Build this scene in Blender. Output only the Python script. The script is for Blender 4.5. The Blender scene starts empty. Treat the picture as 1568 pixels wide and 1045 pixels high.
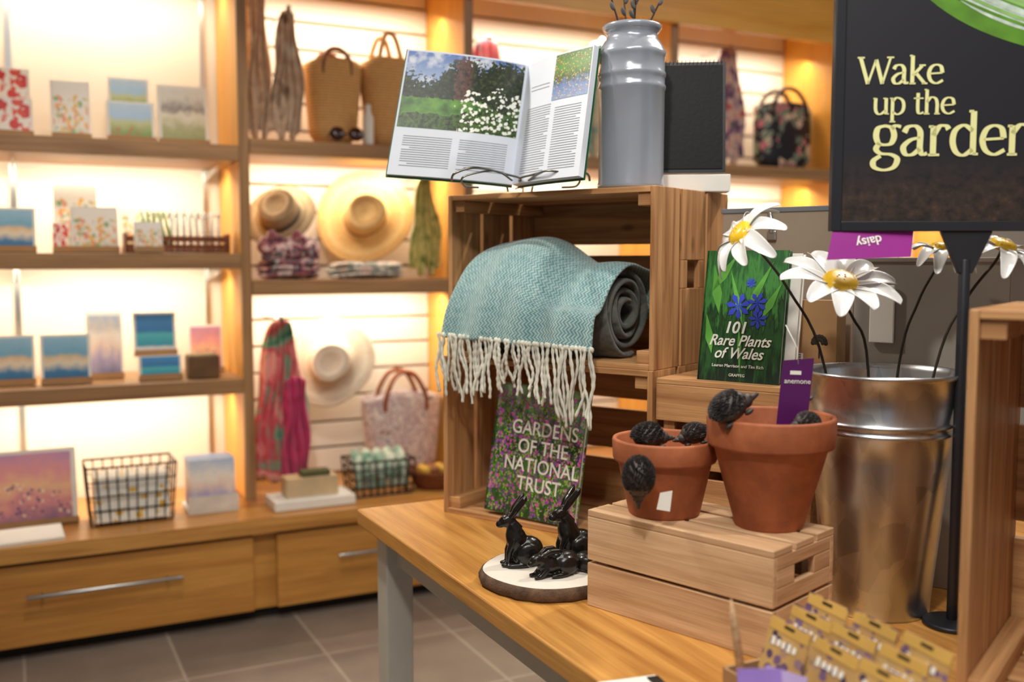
import bpy, math, random
from mathutils import Vector, Matrix, Euler
random.seed(7)
S = bpy.context.scene

# ------------------------------------------------------------------ materials
def lin(c):
    return tuple(((x/255)/12.92 if x/255 <= .04045 else ((x/255+.055)/1.055)**2.4) for x in c)+(1,)
def newmat(name):
    m = bpy.data.materials.new(name); m.use_nodes = True
    n = m.node_tree.nodes; l = m.node_tree.links
    return m, n, l, n['Principled BSDF']
def coord(n, l, kind='UV', scale=(1,1,1)):
    t = n.new('ShaderNodeTexCoord'); mp = n.new('ShaderNodeMapping')
    mp.inputs['Scale'].default_value = scale
    l.new(t.outputs[kind], mp.inputs[0]); return mp.outputs[0]
def noise(n, l, vec, scale=5, detail=3, rough=.5, dist=0):
    x = n.new('ShaderNodeTexNoise'); x.inputs['Scale'].default_value = scale
    x.inputs['Detail'].default_value = detail; x.inputs['Roughness'].default_value = rough
    x.inputs['Distortion'].default_value = dist
    l.new(vec, x.inputs['Vector']); return x.outputs['Fac']
def ramp(n, l, fac, stops, interp='LINEAR'):
    r = n.new('ShaderNodeValToRGB'); r.color_ramp.interpolation = interp
    e = r.color_ramp.elements
    e[0].position = stops[0][0]; e[0].color = stops[0][1]
    e[1].position = stops[-1][0]; e[1].color = stops[-1][1]
    for p, c in stops[1:-1]:
        k = e.new(p); k.color = c
    l.new(fac, r.inputs[0]); return r.outputs[0]
def mixc(n, l, fac, a, b, mode='MIX'):
    x = n.new('ShaderNodeMix'); x.data_type = 'RGBA'; x.blend_type = mode
    for sock, v in ((x.inputs[0], fac), (x.inputs[6], a), (x.inputs[7], b)):
        if isinstance(v, (int, float)): sock.default_value = v
        elif isinstance(v, tuple): sock.default_value = v
        else: l.new(v, sock)
    return x.outputs[2]
def math_(n, l, op, a, b=0.0):
    x = n.new('ShaderNodeMath'); x.operation = op
    for i, v in enumerate((a, b)):
        if isinstance(v, (int, float)): x.inputs[i].default_value = v
        else: l.new(v, x.inputs[i])
    return x.outputs[0]
def bump(n, l, b, h, strength=.3, dist=.002):
    x = n.new('ShaderNodeBump'); x.inputs['Strength'].default_value = strength
    x.inputs['Distance'].default_value = dist
    l.new(h, x.inputs['Height']); l.new(x.outputs[0], b.inputs['Normal'])

def plain(name, col, rough=.6, metal=0, var=.12, scale=12, bmp=0, spec=.5, coat=0, sheen=0):
    m, n, l, b = newmat(name); c = lin(col)
    v = coord(n, l, 'Object'); f = noise(n, l, v, scale, 4)
    lo = tuple(x*(1-var) for x in c[:3])+(1,); hi = tuple(min(1, x*(1+var)) for x in c[:3])+(1,)
    l.new(ramp(n, l, f, [(.3, lo), (.7, hi)]), b.inputs['Base Color'])
    b.inputs['Roughness'].default_value = rough; b.inputs['Metallic'].default_value = metal
    b.inputs['Specular IOR Level'].default_value = spec
    b.inputs['Coat Weight'].default_value = coat
    b.inputs['Sheen Weight'].default_value = sheen
    if bmp: bump(n, l, b, noise(n, l, v, scale*8, 3), bmp)
    return m
def wood(name, dark, light, rough=.5, knots=True, su=2.2, sv=38):
    m, n, l, b = newmat(name)
    v = coord(n, l, 'UV', (su, sv, 1)); f = noise(n, l, v, 1, 5, .55, .6)
    v2 = coord(n, l, 'UV', (su*4, sv*9, 1)); f2 = noise(n, l, v2, 1, 2)
    D, L = lin(dark), lin(light)
    mid = tuple((D[i]+L[i])/2 for i in range(3))+(1,)
    c = ramp(n, l, f, [(.28, D), (.45, mid), (.62, L)])
    g = ramp(n, l, f2, [(.3, (.82,.82,.82,1)), (.6, (1,1,1,1))])
    c = mixc(n, l, 1.0, c, g, 'MULTIPLY')
    if knots:
        vo = n.new('ShaderNodeTexVoronoi'); l.new(coord(n, l, 'UV', (5, 11, 1)), vo.inputs['Vector']); vo.inputs['Scale'].default_value = 1
        k = ramp(n, l, vo.outputs['Distance'], [(.05, (1,1,1,1)), (.14, (0,0,0,1))])
        c = mixc(n, l, math_(n, l, 'MULTIPLY', k, .65), c, tuple(x*.35 for x in D[:3])+(1,))
    l.new(c, b.inputs['Base Color']); b.inputs['Roughness'].default_value = rough
    bump(n, l, b, f2, .25, .001)
    return m
def picture(name, stops, kind='Generated', axis=2, nscale=6, warp=.25, specks=None, sp_scale=30, sp_thr=.35, region=(0,1), rough=.45, stretch=(1,1,1), interp='LINEAR'):
    m, n, l, b = newmat(name)
    v = coord(n, l, kind); sx = n.new('ShaderNodeSeparateXYZ'); l.new(v, sx.inputs[0])
    f = noise(n, l, coord(n, l, kind, stretch), nscale, 5, .6)
    h = math_(n, l, 'ADD', sx.outputs[axis], math_(n, l, 'MULTIPLY', math_(n, l, 'SUBTRACT', f, .5), warp*2))
    c = ramp(n, l, h, [(p, lin(q)) for p, q in stops], interp)
    if specks:
        for i, sc in enumerate(specks):
            vo = n.new('ShaderNodeTexVoronoi'); vo.inputs['Scale'].default_value = sp_scale*(1+.3*i)
            l.new(coord(n, l, kind, (1, 1, 1+.1*i)), vo.inputs['Vector'])
            k = math_(n, l, 'LESS_THAN', vo.outputs['Distance'], sp_thr)
            pn = noise(n, l, coord(n, l, kind, (1+i*.3, 1, 1)), nscale*1.3, 2)
            k = math_(n, l, 'MULTIPLY', k, math_(n, l, 'GREATER_THAN', pn, .48))
            k = math_(n, l, 'MULTIPLY', k, math_(n, l, 'GREATER_THAN', h, region[0]))
            k = math_(n, l, 'MULTIPLY', k, math_(n, l, 'LESS_THAN', h, region[1]))
            c = mixc(n, l, k, c, lin(sc))
    l.new(c, b.inputs['Base Color']); b.inputs['Roughness'].default_value = rough
    return m
def fabric(name, cols, scale=8, rough=.9, weave=True):
    m, n, l, b = newmat(name); v = coord(n, l, 'Object')
    f = noise(n, l, v, scale, 3, .5, .8)
    k = len(cols); st = [(.3+.4*i/max(1, k-1), lin(c)) for i, c in enumerate(cols)]
    l.new(ramp(n, l, f, st, 'LINEAR'), b.inputs['Base Color'])
    b.inputs['Roughness'].default_value = rough; b.inputs['Sheen Weight'].default_value = .3
    if weave: bump(n, l, b, noise(n, l, v, 220, 1), .2)
    return m

PINE = wood('pine_crate', (148,96,56), (208,158,106), .5)
PINE_L = wood('pine_light', (182,138,98), (228,190,148), .5)
OAK = wood('oak_table', (168,108,46), (218,160,84), .30, False, 1.6, 26)
OAKV = wood('oak_veneer', (180,116,46), (210,150,72), .42, False, 1.2, 14)
SHELF = wood('shelf_edge_wood', (138,100,64), (178,136,92), .45, False, 1.4, 30)
HONEY = wood('honey_panel', (226,156,58), (244,182,84), .4, False, .8, 10)
PAINT = plain('grey_paint', (188,184,172), .5, var=.04)
CREAM = plain('cream_wall', (238,232,220), .7, var=.03, scale=3)
SLATM = plain('slat_cream', (238,232,220), .55, var=.03, scale=3)
DARK = plain('dark_groove', (136,110,82), .8)
STEEL = plain('brushed_steel', (190,190,188), .3, 1, .05)
WHITE = plain('white_card', (240,238,230), .6, var=.03)
BLACK = plain('black_plastic', (16,16,18), .45)
KRAFT = plain('kraft_board', (168,130,88), .8, var=.06)

# ------------------------------------------------------------------ mesh builder
class MB:
    def __init__(s):
        s.v=[]; s.f=[]; s.m=[]; s.uv=[]; s.sm=[]; s.T=Matrix.Identity(4)
    def P(s, p): s.v.append(tuple(s.T @ Vector(p))); return len(s.v)-1
    def F(s, idx, m=0, uv=None, smooth=False):
        s.f.append(tuple(idx)); s.m.append(m); s.sm.append(smooth)
        s.uv.append(uv if uv else [(0,0),(1,0),(1,1),(0,1)][:len(idx)] if len(idx)<=4 else [(0,0)]*len(idx))
    def box(s, c, d, m=0, rot=(0,0,0)):
        R = Euler(rot).to_matrix(); c = Vector(c); b = len(s.v); L = []
        for ix in (-.5,.5):
            for iy in (-.5,.5):
                for iz in (-.5,.5):
                    lp = Vector((ix*d[0], iy*d[1], iz*d[2])); L.append(lp); s.P(c+R@lp)
        la = max(range(3), key=lambda i: d[i]); off = (random.random()*9, random.random()*9)
        for nax, idx in ((0,(0,1,3,2)),(0,(4,6,7,5)),(1,(0,4,5,1)),(1,(2,3,7,6)),(2,(0,2,6,4)),(2,(1,5,7,3))):
            ax = [i for i in range(3) if i != nax]
            if la in ax: ua = la; va = [i for i in ax if i != la][0]; k = 1
            else: ua, va = ax; k = .15
            s.F([b+i for i in idx], m, [(L[i][ua]*k+off[0], L[i][va]+off[1]) for i in idx])
    def grid(s, P, m=0, smooth=True, closed=False, flip=False, uvs=(1,1)):
        nI = len(P); nJ = len(P[0]); b = len(s.v)
        for r in P:
            for p in r: s.P(p)
        jj = nJ if closed else nJ-1
        for i in range(nI-1):
            for j in range(jj):
                j2 = (j+1) % nJ
                q = [b+i*nJ+j, b+i*nJ+j2, b+(i+1)*nJ+j2, b+(i+1)*nJ+j]
                u = [(j/jj*uvs[0], i/(nI-1)*uvs[1]), ((j+1)/jj*uvs[0], i/(nI-1)*uvs[1]), ((j+1)/jj*uvs[0], (i+1)/(nI-1)*uvs[1]), (j/jj*uvs[0], (i+1)/(nI-1)*uvs[1])]
                if flip: q.reverse(); u.reverse()
                s.F(q, m, u, smooth)
    def tube(s, pts, r, n=8, m=0, cap=True):
        pts = [Vector(p) for p in pts]; N = len(pts)
        rs = r if isinstance(r, (list, tuple)) else [r]*N
        t0 = (pts[1]-pts[0]).normalized()
        a = t0.orthogonal().normalized(); rows = []
        for i in range(N):
            t = (pts[min(i+1,N-1)]-pts[max(i-1,0)]).normalized()
            a = (a - t*a.dot(t)).normalized(); bb = t.cross(a)
            rows.append([pts[i]+(a*math.cos(2*math.pi*k/n)+bb*math.sin(2*math.pi*k/n))*rs[i] for k in range(n)])
        b = len(s.v); s.grid(rows, m, True, True)
        if cap:
            s.F([b+k for k in range(n)][::-1], m, None); s.F([b+(N-1)*n+k for k in range(n)], m, None)
    def lathe(s, prof, n=40, c=(0,0,0), m=0, sx=1, sy=1, fn=None):
        rows = []
        for (r, z) in prof:
            row = []
            for k in range(n):
                t = 2*math.pi*k/n; rr = r*(fn(t, z) if fn else 1)
                row.append((c[0]+rr*math.cos(t)*sx, c[1]+rr*math.sin(t)*sy, c[2]+z))
            rows.append(row)
        s.grid(rows, m, True, True)
    def ell(s, c, r, m=0, rot=(0,0,0), n=16, k=10):
        R = Euler(rot).to_matrix(); c = Vector(c); rows = []
        for i in range(k+1):
            ph = -math.pi/2 + math.pi*i/k; ph = max(-1.55, min(1.55, ph))
            rows.append([c+R@Vector((r[0]*math.cos(ph)*math.cos(2*math.pi*j/n), r[1]*math.cos(ph)*math.sin(2*math.pi*j/n), r[2]*math.sin(ph))) for j in range(n)])
        s.grid(rows, m, True, True)
    def prism(s, pts, thick, m=0):
        b = len(s.v); n = len(pts); th = Vector(thick)
        for p in pts: s.P(p)
        for p in pts: s.P(Vector(p)+th)
        s.F(list(range(b, b+n)), m); s.F(list(range(b+n, b+2*n))[::-1], m)
        for i in range(n):
            j = (i+1) % n; s.F([b+j, b+i, b+n+i, b+n+j], m)
    def build(s, name, mats, loc=(0,0,0), rot=(0,0,0), parent=None, bevel=0, subsurf=0, solid=0, remesh=0, smooth_it=0, seg=2):
        me = bpy.data.meshes.new(name); me.from_pydata(s.v, [], s.f)
        uvl = me.uv_layers.new(name='UVMap'); fl = []
        for u in s.uv:
            for a in u: fl += [a[0], a[1]]
        uvl.data.foreach_set('uv', fl)
        for mt in (mats if isinstance(mats, (list, tuple)) else [mats]): me.materials.append(mt)
        me.polygons.foreach_set('material_index', s.m); me.polygons.foreach_set('use_smooth', s.sm); me.update()
        o = bpy.data.objects.new(name, me); S.collection.objects.link(o)
        o.location = loc; o.rotation_euler = rot
        if parent: o.parent = parent
        if remesh:
            r = o.modifiers.new('Remesh', 'REMESH'); r.mode = 'VOXEL'; r.voxel_size = remesh; r.use_smooth_shade = True
            if smooth_it:
                q = o.modifiers.new('Smooth', 'SMOOTH'); q.iterations = smooth_it; q.factor = .5
        if solid:
            q = o.modifiers.new('Solid', 'SOLIDIFY'); q.thickness = solid; q.offset = 0
        if subsurf:
            q = o.modifiers.new('Sub', 'SUBSURF'); q.levels = subsurf; q.render_levels = subsurf
        if bevel:
            q = o.modifiers.new('Bevel', 'BEVEL'); q.width = bevel; q.segments = seg; q.limit_method = 'ANGLE'; q.angle_limit = .7
        return o
def empty(name, loc, rot=(0,0,0)):
    o = bpy.data.objects.new(name, None); S.collection.objects.link(o); o.location = loc; o.rotation_euler = rot; return o
def text(body, size, loc, mt, parent, name='title_text', align='LEFT', shear=0, off=0, rot=(math.pi/2,0,0), space=1.0, sx=1.0):
    c = bpy.data.curves.new(name, 'FONT'); c.body = body; c.size = size; c.align_x = align; c.shear = shear
    c.offset = off; c.extrude = .0004; c.space_line = space; c.materials.append(mt)
    o = bpy.data.objects.new(name, c); S.collection.objects.link(o); o.parent = parent
    o.location = loc; o.rotation_euler = rot; o.scale = (sx, 1, 1); return o
def smooth_pts(p, k=6):
    p = [Vector(q) for q in p]; out = []
    for i in range(len(p)-1):
        a = p[max(i-1,0)]; b = p[i]; c = p[i+1]; d = p[min(i+2, len(p)-1)]
        for j in range(k):
            t = j/k
            out.append(.5*((2*b)+(c-a)*t+(2*a-5*b+4*c-d)*t*t+(3*b-a-3*c+d)*t**3))
    out.append(p[-1]); return out
R_ = math.radians

# ------------------------------------------------------------------ room shell
def tile_mat():
    m, n, l, b = newmat('stone_tiles')
    br = n.new('ShaderNodeTexBrick'); l.new(coord(n, l, 'Object'), br.inputs['Vector'])
    br.offset = 0; br.inputs['Scale'].default_value = 1; br.inputs['Brick Width'].default_value = .5; br.inputs['Row Height'].default_value = .5
    br.inputs['Mortar Size'].default_value = .006
    br.inputs['Color1'].default_value = lin((146,132,120)); br.inputs['Color2'].default_value = lin((128,116,106)); br.inputs['Mortar'].default_value = lin((172,160,146))
    f = noise(n, l, coord(n, l, 'Object'), 5, 5)
    c = mixc(n, l, .5, br.outputs[0], ramp(n, l, f, [(.3, (.55,.55,.55,1)), (.7, (1,1,1,1))]), 'MULTIPLY')
    l.new(c, b.inputs['Base Color']); b.inputs['Roughness'].default_value = .45
    return m
b = MB(); b.box((2,1,-.05), (10,8,.1)); b.build('floor', tile_mat())
b = MB(); b.box((2,1,3.35), (10,8,.1)); b.build('ceiling', plain('ceiling_paint', (200,196,190), .8, var=.02))
b = MB(); b.box((2,4.68,1.65), (10,.1,3.3)); b.build('wall_back', CREAM)
b = MB(); b.box((-3.0,1,1.65), (.1,7.6,3.3)); b.build('wall_left', CREAM)
b = MB(); b.box((7.0,1,1.65), (.1,7.6,3.3)); b.build('wall_right', CREAM)

# ------------------------------------------------------------------ shelving
YS, YB, YC = 4.15, 4.62, 3.90
b = MB()
DIV = [-.26, .872, 1.875, 3.0, 4.135, 5.25]
for x in DIV:
    b.box((x, (YS+.004+YB)/2, 1.68), (.03, YB-YS-.008, 2.46), 1)
    b.box((x, YS-.004, 1.68), (.042, .016, 2.46), 0)
def shelf(x0, x1, zt, th=.062):
    b.box(((x0+x1)/2, (YS+YB)/2+.01, zt-th/2), (x1-x0-.03, YB-YS-.02, th-.002), 0)
    b.box(((x0+x1)/2, YS-.006, zt-th/2), (x1-x0-.044, .02, th), 0)
for z in (1.917, 1.48, .967): shelf(DIV[0], DIV[1], z)
for i in (1, 2, 3, 4):
    shelf(DIV[i], DIV[i+1], 1.95); shelf(DIV[i], DIV[i+1], 1.37)
b.box(((DIV[1]+DIV[5])/2, YS-.03, 2.77), (DIV[5]-DIV[1]+.1, .04, .3), 1)
b.box(((DIV[1]+DIV[5])/2, (YS+YB)/2, 2.93), (DIV[5]-DIV[1]+.1, YB-YS, .03), 1)
b.build('shelving_unit', [SHELF, HONEY], bevel=.003)
b = MB()
b.box((2.4, (YC+YB)/2, .40), (5.9, YB-YC, .06), 0)
b.box((2.4, (YC+.05+YB)/2, .21), (5.86, YB-YC-.06, .32), 1)
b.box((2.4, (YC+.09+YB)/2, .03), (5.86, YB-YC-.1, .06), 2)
for x0, x1 in ((-.26,.83), (.925,1.95), (2.05,3.05), (3.15,4.2)):
    b.box(((x0+x1)/2, YC+.035, .205), (x1-x0, .022, .30), 1)
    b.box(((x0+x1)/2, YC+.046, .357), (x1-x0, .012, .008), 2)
    hx = (x0+x1)/2; hw = .27
    b.tube([(hx-hw, YC-.015, .245), (hx+hw, YC-.015, .245)], .008, 10, 3)
    for q in (-hw*.8, hw*.8): b.tube([(hx+q, YC-.015, .245), (hx+q, YC+.03, .245)], .005, 8, 3)
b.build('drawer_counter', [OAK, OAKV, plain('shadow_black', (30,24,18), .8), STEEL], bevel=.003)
b = MB()
for i in (1, 2, 3, 4):
    x0, x1 = DIV[i]+.017, DIV[i+1]-.017
    b.box(((x0+x1)/2, 4.6265, 1.67), (x1-x0, .006, 2.4), 1)
    z = .44
    while z < 2.85:
        b.box(((x0+x1)/2, 4.6135, z+.058), (x1-x0, .02, .112), 0); z += .124
b.build('slatwall_panel', [SLATM, DARK], bevel=.003)
b = MB()
for x in (.03, .80):
    for z0, z1 in ((.44,.90), (.972,1.413), (1.485,1.85), (1.92,2.8)):
        b.box((x, 4.624, (z0+z1)/2), (.022, .010, z1-z0), 0)
    for z in (1.80, 1.36, .85):
        b.prism([(x-.004, 4.61, z), (x-.004, 4.3, z+.045), (x-.004, 4.61, z+.048)], (.008,0,0), 0)
b.build('shelf_bracket_rail', STEEL)

# ------------------------------------------------------------------ lights
def area(name, loc, sx, sy, e, col, rot):
    L = bpy.data.lights.new(name, 'AREA'); L.shape = 'RECTANGLE'; L.size = sx; L.size_y = sy; L.energy = e; L.color = col
    o = bpy.data.objects.new(name, L); S.collection.objects.link(o); o.location = loc; o.rotation_euler = rot; return o
WARM = (1, .87, .675)
for (x0, x1, zs) in ((DIV[0], DIV[1], (2.62, 1.85, 1.413, .90)), (DIV[1], DIV[2], (2.6, 1.88, 1.30)), (DIV[2], DIV[3], (2.6, 1.88, 1.30)), (DIV[3], DIV[4], (2.6, 1.88, 1.30)), (DIV[4], DIV[5], (2.6, 1.88))):
    for z in zs:
        area('led_strip', ((x0+x1)/2, 4.40, z-.008), x1-x0-.1, .03, 6.0, WARM, (R_(18), 0, 0))
def spot(name, loc, tgt, e, col, size=.12, ang=70, blend=.6):
    L = bpy.data.lights.new(name, 'SPOT'); L.energy = e; L.color = col; L.shadow_soft_size = size; L.spot_size = R_(ang); L.spot_blend = blend
    o = bpy.data.objects.new(name, L); S.collection.objects.link(o); o.location = loc
    o.rotation_euler = (Vector(tgt)-Vector(loc)).to_track_quat('-Z', 'Y').to_euler(); return o
spot('ceiling_spot', (.1, 2.9, 3.2), (1.2, 1.9, 1.1), 140, (1, .93, .82), .06)
spot('ceiling_spot', (-.3, .2, 3.2), (1.3, 1.6, 1.0), 130, (1, .96, .88), .1)
spot('ceiling_spot', (2.4, 1.8, 3.2), (1.3, 1.4, .9), 115, (1, .93, .82), .06)
spot('ceiling_spot', (.4, 2.4, 3.2), (.5, 3.9, .9), 80, (1, .92, .80), .1)
area('ceiling_panel_light', (.6, .4, 3.28), 1.6, 1.2, 44, (1, .97, .92), (0,0,0))
area('ceiling_panel_light', (3.4, 2.2, 3.28), 1.6, 1.2, 30, (1, .96, .90), (0,0,0))
w = bpy.data.worlds.new('World'); S.world = w; w.use_nodes = True
w.node_tree.nodes['Background'].inputs[0].default_value = (.94, .96, 1, 1)
w.node_tree.nodes['Background'].inputs[1].default_value = .34

# ------------------------------------------------------------------ display table
TZ = .78
b = MB()
b.box((1.62, 1.655, TZ-.021), (1.6, 1.80, .042), 0)
for x in (.90, 2.34):
    for y in (.83, 2.48): b.box((x, y, .369), (.075, .075, .738), 1)
b.box((.905, 1.655, .69), (.03, 1.6, .09), 1); b.box((2.335, 1.655, .69), (.03, 1.6, .09), 1)
b.box((1.62, 2.475, .69), (1.4, .03, .09), 1); b.box((1.62, .835, .69), (1.4, .03, .09), 1)
b.build('display_table', [OAK, PAINT], bevel=.004)

# ------------------------------------------------------------------ crates
A = R_(-63.3)
def CR(s, d, z=0): return Vector((1.03+.4493*s+.8934*d, 2.41-.8934*s+.4493*d, z))
def side_crate(name, w, h, d, loc, rz, seed=0, mt=None):
    b = MB(); t = .014; random.seed(seed)
    g = .014; n = 3; bw = (d-(n-1)*g)/n
    for x in (t/2, w-t/2):
        for i in range(n):
            yc = bw/2+i*(bw+g)
            if i == 1 and x > w/2:
                b.box((x, yc, h*.22), (t, bw, h*.44), 0); b.box((x, yc, h*.80), (t, bw, h*.40), 0)
                b.box((x, yc-bw*.38, h*.52), (t, bw*.24, h*.16), 0); b.box((x, yc+bw*.38, h*.52), (t, bw*.24, h*.16), 0)
            else: b.box((x, yc, h/2), (t, bw, h), 0)
    for z in (t/2, h-t/2):
        for i in range(n): b.box((w/2, bw/2+i*(bw+g), z), (w-2*t, bw, t), 0)
    hb = (h-2*t-2*.03)/3
    for i in range(3): b.box((w/2, d-t/2-.002, t+hb/2+i*(hb+.03)), (w-2*t, t, hb), 0)
    k = .03
    for x in (t+k*.6, w-t-k*.6):
        for z in (t+k/2, h-t-k/2): b.box((x, d/2-t/2, z), (k*1.2, d-2*t, k), 0)
    return b.build(name, mt or PINE, loc, (0,0,rz), bevel=.0018)
side_crate('wooden_crate', .625, .42, .37, CR(-.015,-.006,TZ), A, 1)
side_crate('wooden_crate', .61, .42, .385, CR(0,0,TZ+.42), A, 2)
def slat_crate(name, w, d, h, loc, rz, nf=2, gap=.008, mt=None, seed=3, ntop=3):
    b = MB(); t = .013; random.seed(seed)
    hb = (h-t-(nf-1)*gap)/nf
    for y in (t/2, d-t/2):
        for i in range(nf): b.box((w/2, y, hb/2+i*(hb+gap)), (w, t, hb), 0)
    for x in (t/2, w-t/2):
        for i in range(nf):
            z0 = hb/2+i*(hb+gap)
            if i == nf-1 and nf == 2:
                b.box((x, d/2, z0-hb*.32), (t, d-2*t, hb*.36), 0); b.box((x, d/2, z0+hb*.36), (t, d-2*t, hb*.28), 0)
                b.box((x, d*.2, z0+hb*.04), (t, d*.4-2*t, hb*.36), 0); b.box((x, d*.8, z0+hb*.04), (t, d*.4-2*t, hb*.36), 0)
            else: b.box((x, d/2, z0), (t, d-2*t, hb), 0)
    k = .028
    for x in (t+k/2, w-t-k/2):
        for y in (t+k/2, d-t-k/2): b.box((x, y, (h-t)/2), (k, k, h-t), 0)
    tw = (d-(ntop-1)*.012)/ntop
    for i in range(ntop): b.box((w/2, tw/2+i*(tw+.012), h-t/2), (w, tw, t), 0)
    return b.build(name, mt or PINE_L, loc, (0,0,rz), bevel=.0018)
slat_crate('wooden_crate', .365, .36, .405, CR(.616, 0, TZ), A, 4, .02, PINE, 4)
slat_crate('wooden_crate', .402, .212, .19, (.985,1.625,TZ), math.atan2(-.947,.321), 2, .006, PINE_L, 5)
side_crate('wooden_crate', .42, .60, .36, (1.25,.994,TZ), A, 6)

# ------------------------------------------------------------------ throw blanket
def throw_mat():
    m, n, l, b = newmat('teal_wool')
    v = coord(n, l, 'UV'); sx = n.new('ShaderNodeSeparateXYZ'); l.new(v, sx.inputs[0])
    zig = math_(n, l, 'PINGPONG', math_(n, l, 'MULTIPLY', sx.outputs[0], 150), 1.0)
    ph = math_(n, l, 'ADD', math_(n, l, 'MULTIPLY', sx.outputs[1], 105), math_(n, l, 'MULTIPLY', zig, .8))
    f = math_(n, l, 'SINE', math_(n, l, 'MULTIPLY', ph, 6.283))
    nz = noise(n, l, v, 70, 4); nz2 = noise(n, l, v, 9, 3)
    hh = math_(n, l, 'ADD', math_(n, l, 'ADD', math_(n, l, 'MULTIPLY', f, .24), .5), math_(n, l, 'MULTIPLY', math_(n, l, 'SUBTRACT', nz, .5), .7))
    hh = math_(n, l, 'ADD', hh, math_(n, l, 'MULTIPLY', math_(n, l, 'SUBTRACT', nz2, .5), .4))
    l.new(ramp(n, l, hh, [(.1, lin((78,122,126))), (.5, lin((130,168,170))), (.9, lin((184,206,204)))]), b.inputs['Base Color'])
    b.inputs['Roughness'].default_value = .95; b.inputs['Sheen Weight'].default_value = .5
    bump(n, l, b, hh, .8, .003); return m
TEAL = throw_mat()
FR = plain('fringe_wool', (214,212,198), .95, var=.16, scale=30)
GREYW = fabric('grey_wool', [(54,56,52), (92,92,86), (70,78,76)], 25)
thr = empty('teal_throw_blanket', CR(0,0,TZ+.42), (0,0,A))
b = MB()
rows = []; NS = 40
for i in range(NS+1):
    q = i/NS
    top = .258+.055*math.sin(math.pi*min(1, q*1.25+.08))-.02*q
    row = []
    prof = [(.27,.10), (.235,.20), (.16,top-.01), (.09,top), (.02,top-.035), (-.03,top-.10), (-.052,.12), (-.058,.055-.016*q)]
    pp = smooth_pts([(0,)+p for p in prof], 5)
    for j, p in enumerate(pp):
        tt = j/(len(pp)-1)
        s0 = .088-.066*tt**1.4; s1 = .492-.012*tt*tt
        s = s0+(s1-s0)*q
        wr = .004*math.sin(9*q+5*tt)+.006*math.sin(23*q+2*tt)*tt
        row.append((s, p.y-wr, p.z+.004*math.sin(14*q+tt*3)))
    rows.append(row)
b.grid(rows, 0, True, uvs=(.5,.45))
b.build('draped_panel', TEAL, parent=thr, solid=.009, subsurf=1)
b = MB()
def spir(i):
    t = i/99; ang = -1.2-t*3.7*2*math.pi; r = .108-.084*t+.0015*math.sin(ang*3)
    return [(s, .105+r*math.cos(ang), .13+r*1.02*math.sin(ang)) for s in (.03, .2, .35, .47, .480+.006*math.sin(i*.35))]
b.grid([spir(i) for i in range(0, 100)], 0, True)
b.build('rolled_layers', GREYW, parent=thr, solid=.014, subsurf=1)
b = MB()
random.seed(11)
for i in range(56):
    q = i/55; s = .024+.462*q+random.uniform(-.005,.005); y = -.060-random.uniform(0,.012)
    L = random.uniform(.11,.15)+.03*(q>.75)+.02*math.sin(q*9); z0 = .062-.016*q
    ax = random.uniform(-.022,.022); pts = []; k1 = random.uniform(.002,.006)
    for k in range(9):
        t = k/8; pts.append((s+ax*t*t+k1*math.sin(t*8+i), y-.010*math.sin(t*3+i*.3)*t, z0-L*t))
    pts = smooth_pts(pts, 3); N = len(pts)
    b.tube(pts, [.0036+.0009*math.sin(k*1.9+i) for k in range(N)], 6, 0)
    b.ell((s, y, z0), (.005,.005,.007), 0, n=8, k=6)
b.build('fringe', FR, parent=thr)

# ------------------------------------------------------------------ books
def closed_book(name, w, h, t, loc, rot, cover):
    b = MB()
    b.box((w/2, .0015, h/2), (w, .003, h), 0); b.box((w/2, t-.0015, h/2), (w, .003, h), 0)
    b.box((.002, t/2, h/2), (.004, t, h), 0); b.box((w/2, t/2, h/2), (w-.008, t-.006, h-.008), 1)
    return b.build(name, [cover, WHITE], loc, rot)
GCOV = picture('garden_cover', [(0,(34,66,28)), (.3,(70,116,46)), (.5,(26,50,24)), (.75,(70,110,56)), (1,(120,150,120))], nscale=9, warp=.5,
               specks=[(206,80,170), (150,70,170), (140,180,70)], sp_scale=30, sp_thr=.42, stretch=(2.4,1,1))
bk = closed_book('garden_book', .275, .335, .02, CR(.115, .004, TZ+.026), (R_(-9), R_(2), A), GCOV)
LT = plain('white_print', (240,240,230), .6)
for i, tx in enumerate(('GARDENS', 'OF THE', 'NATIONAL', 'TRUST')):
    text(tx, .050, (.160, -.0012, .210-i*.047), LT, bk, align='CENTER', off=.0004, sx=.90)
PCOV = picture('plants_cover', [(0,(14,36,20)), (.35,(36,88,36)), (.5,(16,46,24)), (.7,(66,136,60)), (1,(36,90,44))], nscale=5, warp=.9, stretch=(3.2,1,.8))
bk = closed_book('plant_book', .19, .292, .02, CR(.703, .03, TZ+.405), (R_(-9), 0, A), PCOV)
BLU = plain('flower_blue', (52,70,200), .5, var=.3); GRN = plain('leaf_print', (96,168,66), .5, var=.3)
b = MB()
random.seed(5)
for (cx, cz, r) in ((.085,.168,.030), (.128,.176,.024), (.132,.140,.022), (.11,.22,.012)):
    for k in range(7):
        a = k*2*math.pi/7+.3
        dx, dz = math.cos(a), math.sin(a)
        b.prism([(cx, -.0012, cz), (cx+dx*r*.7-dz*r*.22, -.0012, cz+dz*r*.7+dx*r*.22), (cx+dx*r, -.0012, cz+dz*r), (cx+dx*r*.7+dz*r*.22, -.0012, cz+dz*r*.7-dx*r*.22)], (0,.0006,0), 0)
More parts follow.
